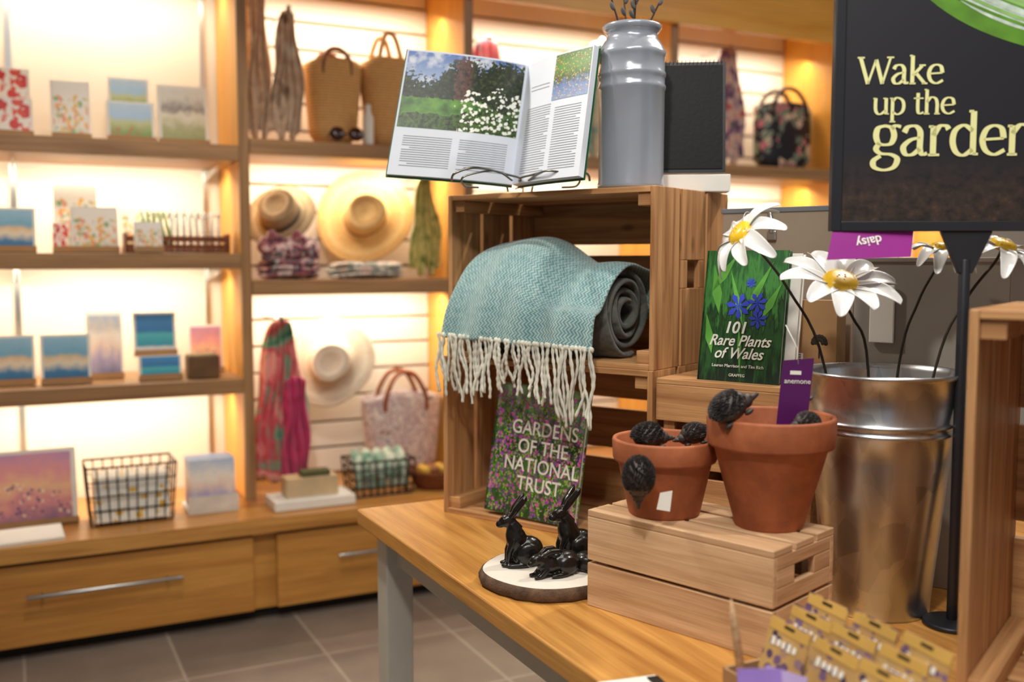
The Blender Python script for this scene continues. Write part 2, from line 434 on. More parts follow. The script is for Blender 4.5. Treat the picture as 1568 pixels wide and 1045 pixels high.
for (x0,z0,x1,z1,wd) in ((.02,.2,.075,.285,.01), (.1,.15,.16,.27,.008), (.04,.15,.02,.26,.012), (.1,.12,.06,.25,.007), (.14,.14,.18,.22,.009), (.09,.12,.1,.02,.005), (.03,.06,.01,.15,.01)):
    d = Vector((x1-x0, 0, z1-z0)); nn = Vector((-d.z, 0, d.x)).normalized()*wd; c = Vector((x0, -.0008, z0))
    b.prism([c, c+d*.4+nn, c+d, c+d*.4-nn], (0,.0004,0), 1)
b.build('cover_flowers', [BLU, GRN], parent=bk)
text('101', .036, (.055, -.0014, .108), LT, bk, off=.0008, shear=.2)
text('Rare Plants', .034, (.022, -.0014, .080), LT, bk, shear=.35, off=.0005, sx=.92)
text('of Wales', .034, (.036, -.0014, .052), LT, bk, shear=.35, off=.0005, sx=.92)
text('Lauren Marrison and Tim Rich', .0098, (.094, -.0014, .032), LT, bk, align='CENTER')
text('GRAFFEG', .009, (.094, -.0014, .012), LT, bk, align='CENTER')
closed_book('white_notebook', .15, .285, .02, CR(.765, .055, TZ+.405), (R_(-9), 0, A), WHITE)

# open book on wire easel
PA = R_(-26.8)
def W(lat, D): return (.451*D+.893*lat, .893*D-.451*lat)
ob = empty('open_garden_book', (*W(0, 2.50), 1.640), (0,0,PA))
UP = Vector((.042, .10, .312))
def pgL(u, v, off=0):
    p = Vector((-.297*u, -.118*u-.028*math.sin(math.pi*u**.8)*1.0, .016*u)) + UP*v
    return p + Vector((-.02, -.9, .3)).normalized()*off
def pgR(u, v, off=0):
    p = Vector((.150*u, -.235*u-.022*math.sin(math.pi*u**.8), .002*u)) + UP*v
    return p + Vector((-.75, -.6, .25)).normalized()*off
PAPER = plain('book_paper', (214,220,230), .55, var=.02)
COVG = plain('book_cover_green', (30,90,56), .5)
INK = plain('ink_grey', (136,140,148), .7)
def garden_photo():
    m, n, l, b = newmat('garden_photo'); v = coord(n, l, 'UV'); sx = n.new('ShaderNodeSeparateXYZ'); l.new(v, sx.inputs[0])
    U, V = sx.outputs[0], sx.outputs[1]
    big = noise(n, l, coord(n, l, 'UV', (1.5,1,1)), 5, 3, .5); fine = noise(n, l, coord(n, l, 'UV', (1.5,1,1)), 18, 5, .62)
    def lt(a, b_): return math_(n, l, 'LESS_THAN', a, b_)
    sky = ramp(n, l, V, [(.55, lin((160,178,206))), (1, lin((76,112,176)))])
    c = mixc(n, l, ramp(n, l, big, [(.45, (0,0,0,1)), (.62, (1,1,1,1))]), sky, lin((204,210,220)))
    Vn = math_(n, l, 'SUBTRACT', V, math_(n, l, 'MULTIPLY', math_(n, l, 'SUBTRACT', fine, .5), .8))
    th = ramp(n, l, U, [(0, (.96,)*3+(1,)), (.22, (1.0,)*3+(1,)), (.36, (.84,)*3+(1,)), (.48, (1.0,)*3+(1,)), (.60, (.92,)*3+(1,)), (.72, (.66,)*3+(1,)), (.86, (.62,)*3+(1,)), (1, (.74,)*3+(1,))])
    tree = ramp(n, l, fine, [(.38, lin((10,18,10))), (.56, lin((34,50,26))), (.7, lin((84,90,48)))])
    red = ramp(n, l, fine, [(.35, lin((32,20,18))), (.65, lin((104,70,60)))])
    tree = mixc(n, l, math_(n, l, 'MULTIPLY', lt(U, math_(n, l, 'ADD', .50, math_(n, l, 'MULTIPLY', fine, .15))), math_(n, l, 'GREATER_THAN', U, math_(n, l, 'ADD', .36, math_(n, l, 'MULTIPLY', fine, .15)))), tree, red)
    c = mixc(n, l, lt(Vn, th), c, tree)
    lawn = ramp(n, l, big, [(.35, lin((46,88,28))), (.6, lin((98,150,50)))])
    V2 = math_(n, l, 'SUBTRACT', V, math_(n, l, 'MULTIPLY', math_(n, l, 'SUBTRACT', fine, .5), .10))
    c = mixc(n, l, math_(n, l, 'MULTIPLY', lt(V2, .40), math_(n, l, 'GREATER_THAN', U, .30)), c, lawn)
    lo = math_(n, l, 'ADD', .18, math_(n, l, 'MULTIPLY', math_(n, l, 'SUBTRACT', .6, U), .4))
    bush = ramp(n, l, fine, [(.4, lin((16,32,12))), (.62, lin((74,106,40)))])
    Vb = math_(n, l, 'SUBTRACT', V, math_(n, l, 'MULTIPLY', math_(n, l, 'SUBTRACT', big, .5), .5))
    c = mixc(n, l, lt(Vb, math_(n, l, 'MAXIMUM', lo, .18)), c, bush)
    vo = n.new('ShaderNodeTexVoronoi'); vo.inputs['Scale'].default_value = 20; l.new(coord(n, l, 'UV', (1.5,1,1)), vo.inputs['Vector'])
    bl_ = lt(math_(n, l, 'ADD', vo.outputs['Distance'], math_(n, l, 'MULTIPLY', math_(n, l, 'SUBTRACT', fine, .5), 1.6)), .44)
    reg = math_(n, l, 'MULTIPLY', lt(U, math_(n, l, 'ADD', .30, math_(n, l, 'MULTIPLY', big, .4))), lt(Vb, .54))
    c = mixc(n, l, math_(n, l, 'MULTIPLY', bl_, reg), c, lin((232,234,224)))
    l.new(c, b.inputs['Base Color']); b.inputs['Roughness'].default_value = .4; return m
GPIC = garden_photo()
GPIC2 = picture('terrace_photo', [(0,(130,156,196)), (.3,(96,126,176)), (.45,(60,90,50)), (.7,(90,140,60)), (1,(60,110,50))], kind='UV', axis=1, nscale=8, warp=.3,
                specks=[(220,200,80), (200,90,90)], sp_scale=22, sp_thr=.3)
def patch(b, fn, u0, u1, v0, v1, m, off, nu=8, flip=False):
    b.grid([[fn(u0+(u1-u0)*i/nu, v0+(v1-v0)*j, off) for i in range(nu+1)] for j in (0, 1)], m, True, flip=flip)
b = MB()
for fn in (pgL, pgR):
    nx = 14; o2 = -.016 if fn is pgR else -.007
    for off, m, e in ((.0, 0, 0), (o2, 0, 0), (o2-.003, 1, .015)):
        b.grid([[fn(i/nx*(1+e), -e+(1+2*e)*j, off) for i in range(nx+1)] for j in (0, 1)], m, True)
    b.grid([[fn(1, 0, 0), fn(1, 1, 0)], [fn(1, 0, o2), fn(1, 1, o2)]], 0, False)
    for vv in (0, 1): b.grid([[fn(i/nx, vv, 0) for i in range(nx+1)], [fn(i/nx, vv, o2) for i in range(nx+1)]], 0, False)
patch(b, pgL, .02, .985, .375, .985, 2, .0008, 14, True)
patch(b, pgR, .46, .985, .62, .985, 3, .0008)
def lines(fn, u0, u1, v0, v1, k):
    for i in range(k):
        v = v1-(v1-v0)*i/k
        patch(b, fn, u0, u1-(.06 if i % 7 == 5 else 0), v-.0055, v, 4, .0006, 4)
lines(pgL, .53, .92, .06, .31, 14); lines(pgL, .08, .47, .06, .31, 14)
lines(pgR, .10, .46, .06, .60, 28); lines(pgR, .53, .92, .06, .56, 26); lines(pgR, .12, .40, .72, .78, 2)
b.build('pages', [PAPER, COVG, GPIC, GPIC2, INK], parent=ob)
b = MB()
for sx0 in (-1, 1):
    c = .02
    pts = [(c+sx0*.16, -.175, -.004), (c+sx0*.15, -.19, .012), (c+sx0*.10, -.17, .026), (c+sx0*.03, -.10, .016), (c, -.06, .010), (c, .05, .0), (c+sx0*.01, .14, .0)]
    b.tube(smooth_pts(pts, 6), .0028, 8, 0)
    pts = [(c+sx0*.10, -.11, -.015), (c+sx0*.13, -.17, -.016), (c+sx0*.13, -.19, .004), (c+sx0*.06, -.155, .02), (c+sx0*.02, -.08, .004)]
    b.tube(smooth_pts(pts, 6), .0024, 8, 0)
    b.tube(smooth_pts([(c+sx0*.03, .03, -.014), (c+sx0*.05, .10, .1), (c+sx0*.03, .125, .2), (c, .13, .24)], 6), .0026, 8, 0)
b.tube(smooth_pts([(.02, .14, .2), (.03, .22, .1), (.03, .26, -.016)], 6), .0026, 8, 0)
b.build('wire_easel', plain('chrome_wire', (150,146,138), .25, 1), parent=ob)

# ------------------------------------------------------------------ milk churn with twigs
CH = plain('churn_enamel', (152,159,171), .22, .15, .04, coat=.6)
ch = empty('milk_churn_vase', CR(.485, .105, TZ+.84))
prof = [(.001,.004), (.070,.004), (.076,.0), (.080,.006), (.080,.012), (.078,.02), (.078,.10), (.0785,.232), (.081,.236), (.081,.243), (.0785,.247), (.0785,.262), (.081,.266), (.081,.273), (.0785,.277),
        (.0785,.310), (.081,.314), (.081,.321), (.0785,.325), (.076,.332), (.066,.348), (.061,.352), (.060,.366), (.066,.372), (.070,.378), (.070,.384), (.066,.387), (.062,.384), (.058,.37), (.056,.33), (.07,.30), (.07,.03), (.001,.02)]
b = MB(); b.lathe(prof, 56); b.build('churn_body', CH, parent=ch)
b = MB(); random.seed(3)
for (dx, dy, h, n) in ((-.05,.0,.56,5), (.0,.03,.60,6), (.05,-.02,.52,5), (.03,.04,.62,4), (-.012,-.03,.50,4)):
    pts = smooth_pts([(-dx*.5, -dy*.5, .03), (dx*.2, dy*.2, .3), (dx, dy, .42), (dx*2.1, dy*2, h)], 6)
    b.tube(pts, [.0035-.0018*i/len(pts) for i in range(len(pts))], 6, 0)
    for k in range(n+2):
        p = pts[int(len(pts)*(.68+.3*k/(n+2)))]; sg = 1 if k % 2 else -1
        b.ell(p+Vector((.006*sg, 0, .006)), (.0055,.005,.011), 1, (0, sg*.5, 0), 10, 8)
b.build('pussy_willow_twigs', [plain('twig_bark', (54,34,24), .7), plain('catkin_grey', (96,90,86), .9, bmp=.5)], parent=ch)

b = MB(); b.box((.09, .04, .021), (.20, .075, .042), 0); b.build('white_display_plinth', WHITE, (*W(.345, 2.47), TZ+.84), (0,0,PA-.1), bevel=.002)
b = MB(); b.box((.08, 0, .14), (.165, .014, .275), 0); b.box((.08, -.0085, .14), (.150, .003, .258), 1)
for i in range(16): b.tube([(.006+.0098*i+.002*math.cos(t), .010*math.sin(t), .277+.008*math.cos(t)) for t in [k*math.pi/4 for k in range(9)]], .001, 5, 0, False)
b.build('black_display_book', [BLACK, plain('black_leatherette', (14,14,15), .6, bmp=.3, spec=.3)], (*W(.362, 2.485), TZ+.884), (R_(-7), 0, PA-.1), bevel=.002)

# ------------------------------------------------------------------ boxes behind
TP = plain('taupe_board', (158,142,124), .8, var=.05); GY = plain('grey_board', (150,144,136), .7, var=.05)
b = MB()
b.box((.16, .05, .19), (.32, .10, .38), 0); b.box((.16, .05, .385), (.326, .106, .012), 1)
b.tube([(.12, -.004, .378), (.13, -.012, .36), (.128, -.01, .33)], .006, 8, 2); b.box((.128, -.006, .325), (.022, .008, .022), 2)
b.build('taupe_storage_box', [TP, plain('grey_rim', (120,124,130), .5), STEEL], CR(.655, .255, TZ+.405), (0,0,A), bevel=.002)
b = MB(); b.box((.15, .08, .335), (.30, .16, .67), 0); b.box((.15, .08, .672), (.306, .166, .01), 0); b.box((.06,-.006,.56),(.05,.006,.12),1)
b.build('grey_display_box', [GY, WHITE], CR(1.02, .12, TZ), (0,0,A), bevel=.002)
b = MB(); b.box((.062, .03, .09), (.125, .06, .18), 0)
b.box((.03, -.001, .05), (.045, .001, .028), 1)
for i in range(5): b.box((.03, -.0016, .04+.005*i), (.036, .0006, .0015), 2)
b.tube([(.088, -.001, .055), (.088, -.001, .085)], .0016, 6, 2)
for k in range(9):
    a = math.pi*k/8; b.ell((.088+.014*math.cos(a), -.001, .088+.014*math.sin(a)), (.005,.0008,.005), 2, n=8, k=6)
    b.ell((.088+.007*math.cos(a), -.001, .088+.007*math.sin(a)), (.004,.0008,.004), 2, n=8, k=6)
b.build('kraft_gift_box', [KRAFT, WHITE, plain('print_brown', (40,28,20), .7)], CR(.86, .12, TZ+.405), (0,0,A), bevel=.0015)

# ------------------------------------------------------------------ terracotta pots
def terra(name, tone):
    m, n, l, b = newmat(name); v = coord(n, l, 'Object')
    f = noise(n, l, v, 14, 5, .6); f2 = noise(n, l, v, 120, 3)
    c = ramp(n, l, f, [(.3, lin((tone[0]*.82, tone[1]*.78, tone[2]*.75))), (.55, lin(tone)), (.75, lin((min(255,tone[0]*1.1), tone[1]*1.18, tone[2]*1.25)))])
    l.new(c, b.inputs['Base Color']); b.inputs['Roughness'].default_value = .7; bump(n, l, b, f2, .25, .001); return m
TER = terra('terracotta', (168,94,56))
def pot(name, R, r, h, loc, rim=.28):
    b = MB(); z = h*(1-rim)
    pr = [(.001,.0), (r*.97,.0), (r,.004), (r+(R*.90-r)*.96, z-.003), (R*.905, z), (R*.97, z-.001), (R*.985, z+.004), (R, h-.004), (R*.985, h), (R*.93, h), (R*.915, h-.004), (R*.86, z), (r*.9,.014), (.001,.012)]
    b.lathe(pr, 56)
    return b.build(name, TER, loc)
PS = Vector((1.104, 1.540, TZ+.19)); PB = Vector((1.222, 1.380, TZ+.19))
pot('terracotta_pot', .100, .068, .145, PS); pot('terracotta_pot', .115, .062, .202, PB, .26)

# ------------------------------------------------------------------ animal figurines
BRZ = plain('black_bronze', (24,20,18), .3, .35, .3, 20, coat=.3)
BRZ2 = plain('dark_cast_metal', (66,60,58), .42, .35, .5, 60, bmp=.4)
def hare(name, loc, rz, pose, sc=1.0):
    b = MB(); b.T = Matrix.Scale(sc, 4)
    if pose == 'sit':
        b.ell((.016,0,.032), (.038,.026,.034), rot=(0,-.3,0)); b.ell((-.006,0,.056), (.024,.021,.040), rot=(0,-.35,0))
        for q in (-1, 1):
            b.ell((.016,q*.019,.028), (.027,.012,.026)); b.ell((-.006,q*.022,.006), (.028,.008,.006))
            b.tube([(-.014,q*.012,.062), (-.026,q*.012,.034), (-.028,q*.011,.004)], [.010,.0065,.005]); b.ell((-.034,q*.011,.005), (.010,.006,.005))
            b.tube([(-.022,q*.006,.108), (-.010,q*.012,.128), (.008,q*.017,.152), (.012,q*.018,.160)], [.005,.0085,.007,.002])
            b.ell((-.036,q*.0105,.106), (.003,.003,.003))
        b.tube([(-.008,0,.078), (-.020,0,.096)], [.018,.014]); b.ell((-.028,0,.102), (.020,.013,.015), rot=(0,-.35,0)); b.ell((-.044,0,.095), (.010,.009,.009))
        b.ell((.056,0,.022), (.012,.010,.013))
    else:
        b.ell((.020,0,.028), (.040,.027,.029)); b.ell((-.018,0,.026), (.032,.022,.024))
        for q in (-1, 1):
            b.ell((.022,q*.020,.024), (.026,.011,.022)); b.ell((-.002,q*.024,.006), (.026,.008,.006))
            b.tube([(-.03,q*.012,.02), (-.05,q*.012,.005), (-.064,q*.011,.005)], [.009,.006,.005])
            b.tube([(-.044,q*.006,.050), (-.024,q*.011,.060), (.000,q*.014,.060), (.008,q*.014,.058)], [.005,.0075,.006,.002])
            b.ell((-.060,q*.0105,.046), (.003,.003,.003))
        b.tube([(-.03,0,.035), (-.045,0,.042)], [.018,.014]); b.ell((-.052,0,.043), (.020,.013,.014), rot=(0,-.3,0)); b.ell((-.068,0,.036), (.009,.008,.008))
        b.ell((.060,0,.026), (.012,.010,.012))
    return b.build(name, BRZ, loc, (0,0,rz), remesh=.002*sc, smooth_it=2)
LC = Vector((.992, 1.79, TZ))
b = MB()
b.lathe([(.001,.0), (.140,.0), (.145,.006), (.146,.016), (.142,.026), (.138,.028)], 64, fn=lambda t, z: 1+.015*math.sin(5*t)+.01*math.sin(17*t+z*90)+.006*math.sin(41*t), m=0)
b.lathe([(.138,.0281), (.126,.0295), (.001,.0295)], 64, fn=lambda t, z: 1+.015*math.sin(5*t), m=1)
b.build('log_slice', [plain('bark', (92,70,52), .9, var=.5, scale=40, bmp=.9), plain('whitewashed_wood', (218,210,198), .6, var=.06)], LC)
HZ = TZ+.0297
def LP(lat, dd): return Vector((LC.x+.893*lat+.451*dd, LC.y-.451*lat+.893*dd, HZ))
hare('hare_figurine', LP(-.062, .010), PA+.15, 'sit', .95)
hare('hare_figurine', LP(.050, .050), PA+.30, 'sit', 1.0)
hare('hare_figurine', LP(.012, -.055), PA+.50, 'crouch', .88)
hare('hare_figurine', LP(.090, -.030), PA+math.pi*.9, 'crouch', .72)
def hedgehog(name, loc, rot, sc=1.0, seed=0, n=520):
    random.seed(seed); b = MB(); b.T = Matrix.Scale(sc, 4)
    b.ell((0,0,.029), (.038,.029,.029), n=20, k=14); b.ell((-.032,0,.021), (.016,.015,.015))
    b.tube([(-.038,0,.021), (-.050,0,.018), (-.058,0,.017)], [.011,.0065,.004]); b.ell((-.059,0,.018), (.0038,.0038,.0038))
    for q in (-1, 1):
        b.ell((-.031,q*.013,.033), (.004,.004,.006)); b.ell((-.044,q*.0075,.025), (.0025,.0025,.0025))
        b.ell((-.024,q*.016,.004), (.010,.006,.005)); b.ell((.022,q*.016,.004), (.011,.006,.005))
    for i in range(n):
        u = -.80+1.80*((i*.618034) % 1); ph = -.3+(math.pi+.6)*((i*.754877) % 1)+random.uniform(-.08,.08)
        rr = math.sqrt(max(0, 1-u*u)); p = Vector((u*.038, rr*.029*math.cos(ph), .029+rr*.029*math.sin(ph)))
        if p.z < .010 or p.x < -.028: continue
        nrm = Vector((u/.038, rr*math.cos(ph)/.029, rr*math.sin(ph)/.029)).normalized()
        b.tube([p-nrm*.002, p+(nrm*.8+Vector((.8,0,.1))).normalized()*.0060], [.0021,.0006], 5, 0, False)
    return b.build(name, BRZ2, loc, rot)
def cam_off(base, lat, dd, z): return Vector((base.x+.893*lat+.451*dd, base.y-.451*lat+.893*dd, z))
hedgehog('hedgehog_figurine', cam_off(PB, -.074, -.055, PB.z+.203), (0, R_(34), PA+math.pi+.15), .92, 1)
hedgehog('hedgehog_figurine', cam_off(PB, .050, -.050, PB.z+.180), (0, 0, PA+.2), .60, 2)
hedgehog('hedgehog_figurine', cam_off(PS, -.035, -.040, PS.z+.132), (0, R_(4), PA+math.pi+.2), .82, 3)
hedgehog('hedgehog_figurine', cam_off(PS, .058, .005, PS.z+.132), (0, R_(-8), PA+.1), .68, 4)
hedgehog('hedgehog_figurine', cam_off(PS, -.060, -.102, PS.z+.092), (R_(0), R_(-80), PA+1.35), .92, 5)
b = MB(); b.prism([(0,0,0), (.022,0,.004), (.018,0,-.034), (-.006,0,-.03)], (0,.0008,0), 0)
b.build('price_tag', WHITE, cam_off(PS, -.026, -.120, PS.z+.066), (0,0,PA))

# ------------------------------------------------------------------ bucket with metal daisies
def galv():
    m, n, l, b = newmat('galvanised_steel'); v = coord(n, l, 'Object', (1,1,.6))
    vo = n.new('ShaderNodeTexVoronoi'); vo.inputs['Scale'].default_value = 28; l.new(v, vo.inputs['Vector'])
    f = noise(n, l, v, 9, 5)
    c = ramp(n, l, vo.outputs['Color'], [(.0, lin((172,176,182))), (1, lin((212,214,216)))])
    l.new(c, b.inputs['Base Color']); b.inputs['Metallic'].default_value = 1
    l.new(math_(n, l, 'ADD', math_(n, l, 'MULTIPLY', f, .25), .18), b.inputs['Roughness']); bump(n, l, b, f, .15, .004); return m
BK = Vector((1.484, 1.368, TZ)); bh = .462
bkt = empty('daisy_bucket', BK)
def br(z): return .096+(.142-.096)*(z/bh)
pr = [(.001,.012), (.092,.012), (.094,.0), (.097,.0), (.098,.008)]
for z in (.03,.10,.20,.30): pr.append((br(z), z))
for z0 in (.345, .362):
    pr += [(br(z0), z0), (br(z0)+.003, z0+.003), (br(z0)+.0045, z0+.006), (br(z0)+.003, z0+.009), (br(z0), z0+.012)]
pr += [(br(.41), .41), (.141,.452), (.145,.455), (.147,.459), (.145,.463), (.141,.462), (.138,.45), (br(.3)-.003,.3), (.089,.02), (.001,.018)]
b = MB(); b.lathe(pr, 72)
for sg in (-1, 1):
    cx, cy = .893*sg*.140, -.451*sg*.140
    ex, ey = .893*sg, -.451*sg
    b.tube(smooth_pts([(cx, cy, .452), (cx+ex*.018, cy+ey*.018, .445), (cx+ex*.020, cy+ey*.020, .425), (cx-ex*.004, cy-ey*.004, .405)], 5), .0035, 8)
b.build('bucket_body', galv(), parent=bkt)
PET = plain('petal_enamel', (232,232,230), .25, 0, .03, coat=.8); YEL = plain('daisy_centre', (236,190,30), .35, coat=.6); STM = plain('stem_wire', (58,52,44), .45, .6)
def daisy(parent, c, axis, R, n=12, droop=.2, seed=0):
    random.seed(seed); b = MB(); z = Vector(axis).normalized(); x = z.orthogonal().normalized(); y = z.cross(x)
    b.T = Matrix.Translation(Vector(c)) @ Matrix((x, y, z)).transposed().to_4x4()
    for k in range(n):
        a = 2*math.pi*k/n+random.uniform(-.08,.08); Rk = R*random.uniform(.88,1.06); dr = droop*random.uniform(.4,1.5)
        rows = []
        for i in range(8):
            t = i/7; r = R*.18+(Rk-R*.18)*t
            wd = R*.20*math.sin(math.pi*(t*.74+.16))**.8
            row = []
            for j in (-1,-.5,0,.5,1):
                zz = R*(.16*math.sin(t*2.4)-dr*t*t)-R*.05*(1-j*j)+ (R*.02*abs(j))
                row.append((r*math.cos(a)-j*wd*math.sin(a), r*math.sin(a)+j*wd*math.cos(a), zz+(k % 2)*.0018))
            rows.append(row)
        b.grid(rows, 0, True)
    b.build('petals', PET, parent=parent, solid=.0012, subsurf=1)
    b2 = MB(); b2.T = b.T.copy(); b2.lathe([(R*.30,-.002), (R*.31,.004), (R*.25,.012), (R*.15,.0155), (.001,.016)], 24)
    for i in range(40):
        rr = R*.26*math.sqrt(random.random()); t = random.random()*6.28; b2.ell((rr*math.cos(t), rr*math.sin(t), .015-.006*(rr/(R*.26))**2), (.0028,.0028,.0025), n=6, k=4)
    b2.build('flower_centre', YEL, parent=parent)
def bl(lat, dd, z): return Vector((.893*lat+.451*dd, -.451*lat+.893*dd, z))
camv = bl
DS = [(bl(-.095, -.03, .630), camv(.05, -.55, .85), .110, .12, 1, (-.02,.02)),
      (bl(-.265, .04, .722), camv(-.55, -.15, .40), .090, .5, 2, (-.10,.03)),
      (bl(.112, .02, .690), camv(.15, -.12, 1), .072, .5, 3, (.05,.05)),
      (bl(.205, -.03, .695), camv(.25, -.35, .9), .084, .4, 4, (.10,.0))]
b = MB()
for (c, ax, R, dr, sd, (l0, d0)) in DS:
    daisy(bkt, c, ax, R, 10, dr, sd)
    axn = ax.normalized(); base = bl(l0*.3, d0, .03); mid = bl(l0, d0, .46)
    k = c-axn*.03
    b.tube(smooth_pts([base, mid, (mid+k)/2+Vector((0,0,.03)), k, c-axn*.001], 6), .0027, 8)
b.build('flower_stems', STM, parent=bkt)
PUR = plain('purple_tag', (150,40,140), .4, var=.05); PUR2 = plain('deep_purple_tag', (84,22,92), .4, var=.1)
b = MB(); b.prism([(0,0,0), (.150,0,.006), (.162,0,.066), (.016,0,.060)], (0,.0006,0), 0)
tg = b.build('purple_label', PUR, BK+bl(-.148, -.115, .672), (R_(-18), 0, PA))
text('daisy', .024, (.100, -.001, .046), WHITE, tg, off=.0003, rot=(math.pi/2, R_(170), 0))
b = MB(); b.prism([(0,0,0), (.056,0,.004), (.062,0,.132), (.006,0,.126)], (0,.0006,0), 0)
b.tube([(.034,0,.12), (.03,.0,.15), (.01,.01,.19)], .0008, 5, 1)
b.prism([(.020,-.001,.108), (.040,-.001,.108), (.040,-.001,.101), (.020,-.001,.101)], (0,.0004,0), 1)
tg = b.build('purple_label', [PUR2, WHITE], BK+bl(-.228, -.10, .365), (0, R_(2), PA))
text('anemone', .013, (.010, -.001, .085), WHITE, tg)

# ------------------------------------------------------------------ sign
def sign_mat():
    m, n, l, b = newmat('sign_print'); v = coord(n, l, 'Generated'); sx = n.new('ShaderNodeSeparateXYZ'); l.new(v, sx.inputs[0])
    f = noise(n, l, coord(n, l, 'Generated', (6,1,9)), 4, 6, .65)
    soil = ramp(n, l, f, [(.35, lin((18,14,14))), (.6, lin((58,42,34))), (.8, lin((96,72,56)))])
    k = math_(n, l, 'ADD', sx.outputs[2], math_(n, l, 'MULTIPLY', f, .06))
    mk = ramp(n, l, k, [(.10, (0,0,0,1)), (.22, (1,1,1,1))])
    l.new(mixc(n, l, mk, soil, lin((20,20,28))), b.inputs['Base Color']); b.inputs['Roughness'].default_value = .55; return m
sg = empty('garden_sign_stand', (*W(.571, 1.80), 0), (0, 0, PA-.06))
SW, SH, SZ = .52, .72, 1.503
b = MB()
b.box((SW/2, .0, SZ+SH/2), (SW-.02, .006, SH-.02), 0); b.build('sign_panel', sign_mat(), parent=sg)
b = MB()
for x in (.009, SW-.009): b.box((x, 0, SZ+SH/2), (.018, .022, SH), 0)
for z in (.009, SH-.009): b.box((SW/2, 0, SZ+z), (SW-.036, .022, .018), 0)
px = SW/2-.02
b.tube([(px, .0, TZ+.012), (px, .0, SZ-.05)], .010, 14, 0)
b.prism([(px-.045, -.006, SZ), (px+.045, -.006, SZ), (px+.012, -.006, SZ-.075), (px-.012, -.006, SZ-.075)], (0,.012,0), 0)
b.lathe([(.001,.0), (.05,.0), (.052,.004), (.05,.009), (.02,.012), (.001,.013)], 40, (px, 0, TZ), 0)
b.build('sign_frame', plain('black_frame', (28,30,36), .4), parent=sg, bevel=.0015)
b = MB()
def leaf(p0, p1, p2, wd, m, off):
    rows = []; N = 16
    for i in range(N+1):
        t = i/N; p = Vector(p0)*(1-t)**2+Vector(p1)*2*t*(1-t)+Vector(p2)*t*t
        d = (Vector(p1)-Vector(p0))*(1-t)+(Vector(p2)-Vector(p1))*t; nn = Vector((-d.y, d.x)).normalized()
        w = wd*math.sin(math.pi*min(1, t*.92+.04))
        a = p+nn*w; c = p-nn*w; rows.append([(min(a.x, SW-.019), -.0034-off, SZ+min(a.y, SH-.02)), (min(c.x, SW-.019), -.0034-off, SZ+min(c.y, SH-.02))])
    b.grid(rows, m, False)
leaf((.14,.430), (.24,.355), (.50,.290), .018, 0, 0)
leaf((.17,.45), (.26,.375), (.50,.322), .020, 1, .0003)
random.seed(12)
for i in range(16):
    o = i*.0085
    leaf((.165+o*.6,.435+o), (.26+o*.3,.368+o), (.50,.305+o*1.1), random.uniform(.0012,.0045), (0,2,1)[i % 3], .0006+.00002*i)
leaf((.19,.48), (.29,.41), (.50,.36), .024, 2, .0004)
leaf((.21,.52), (.30,.45), (.50,.40), .026, 1, .0005)
leaf((.24,.58), (.36,.48), (.50,.44), .035, 1, .0003)
leaf((.30,.66), (.38,.54), (.50,.50), .03, 0, .0002)
b.build('leaf_artwork', [plain('leaf_green', (84,132,36), .5, var=.4), plain('petal_pale', (186,204,190), .5, var=.3, scale=40), plain('petal_green', (130,170,100), .5, var=.3)], parent=sg)
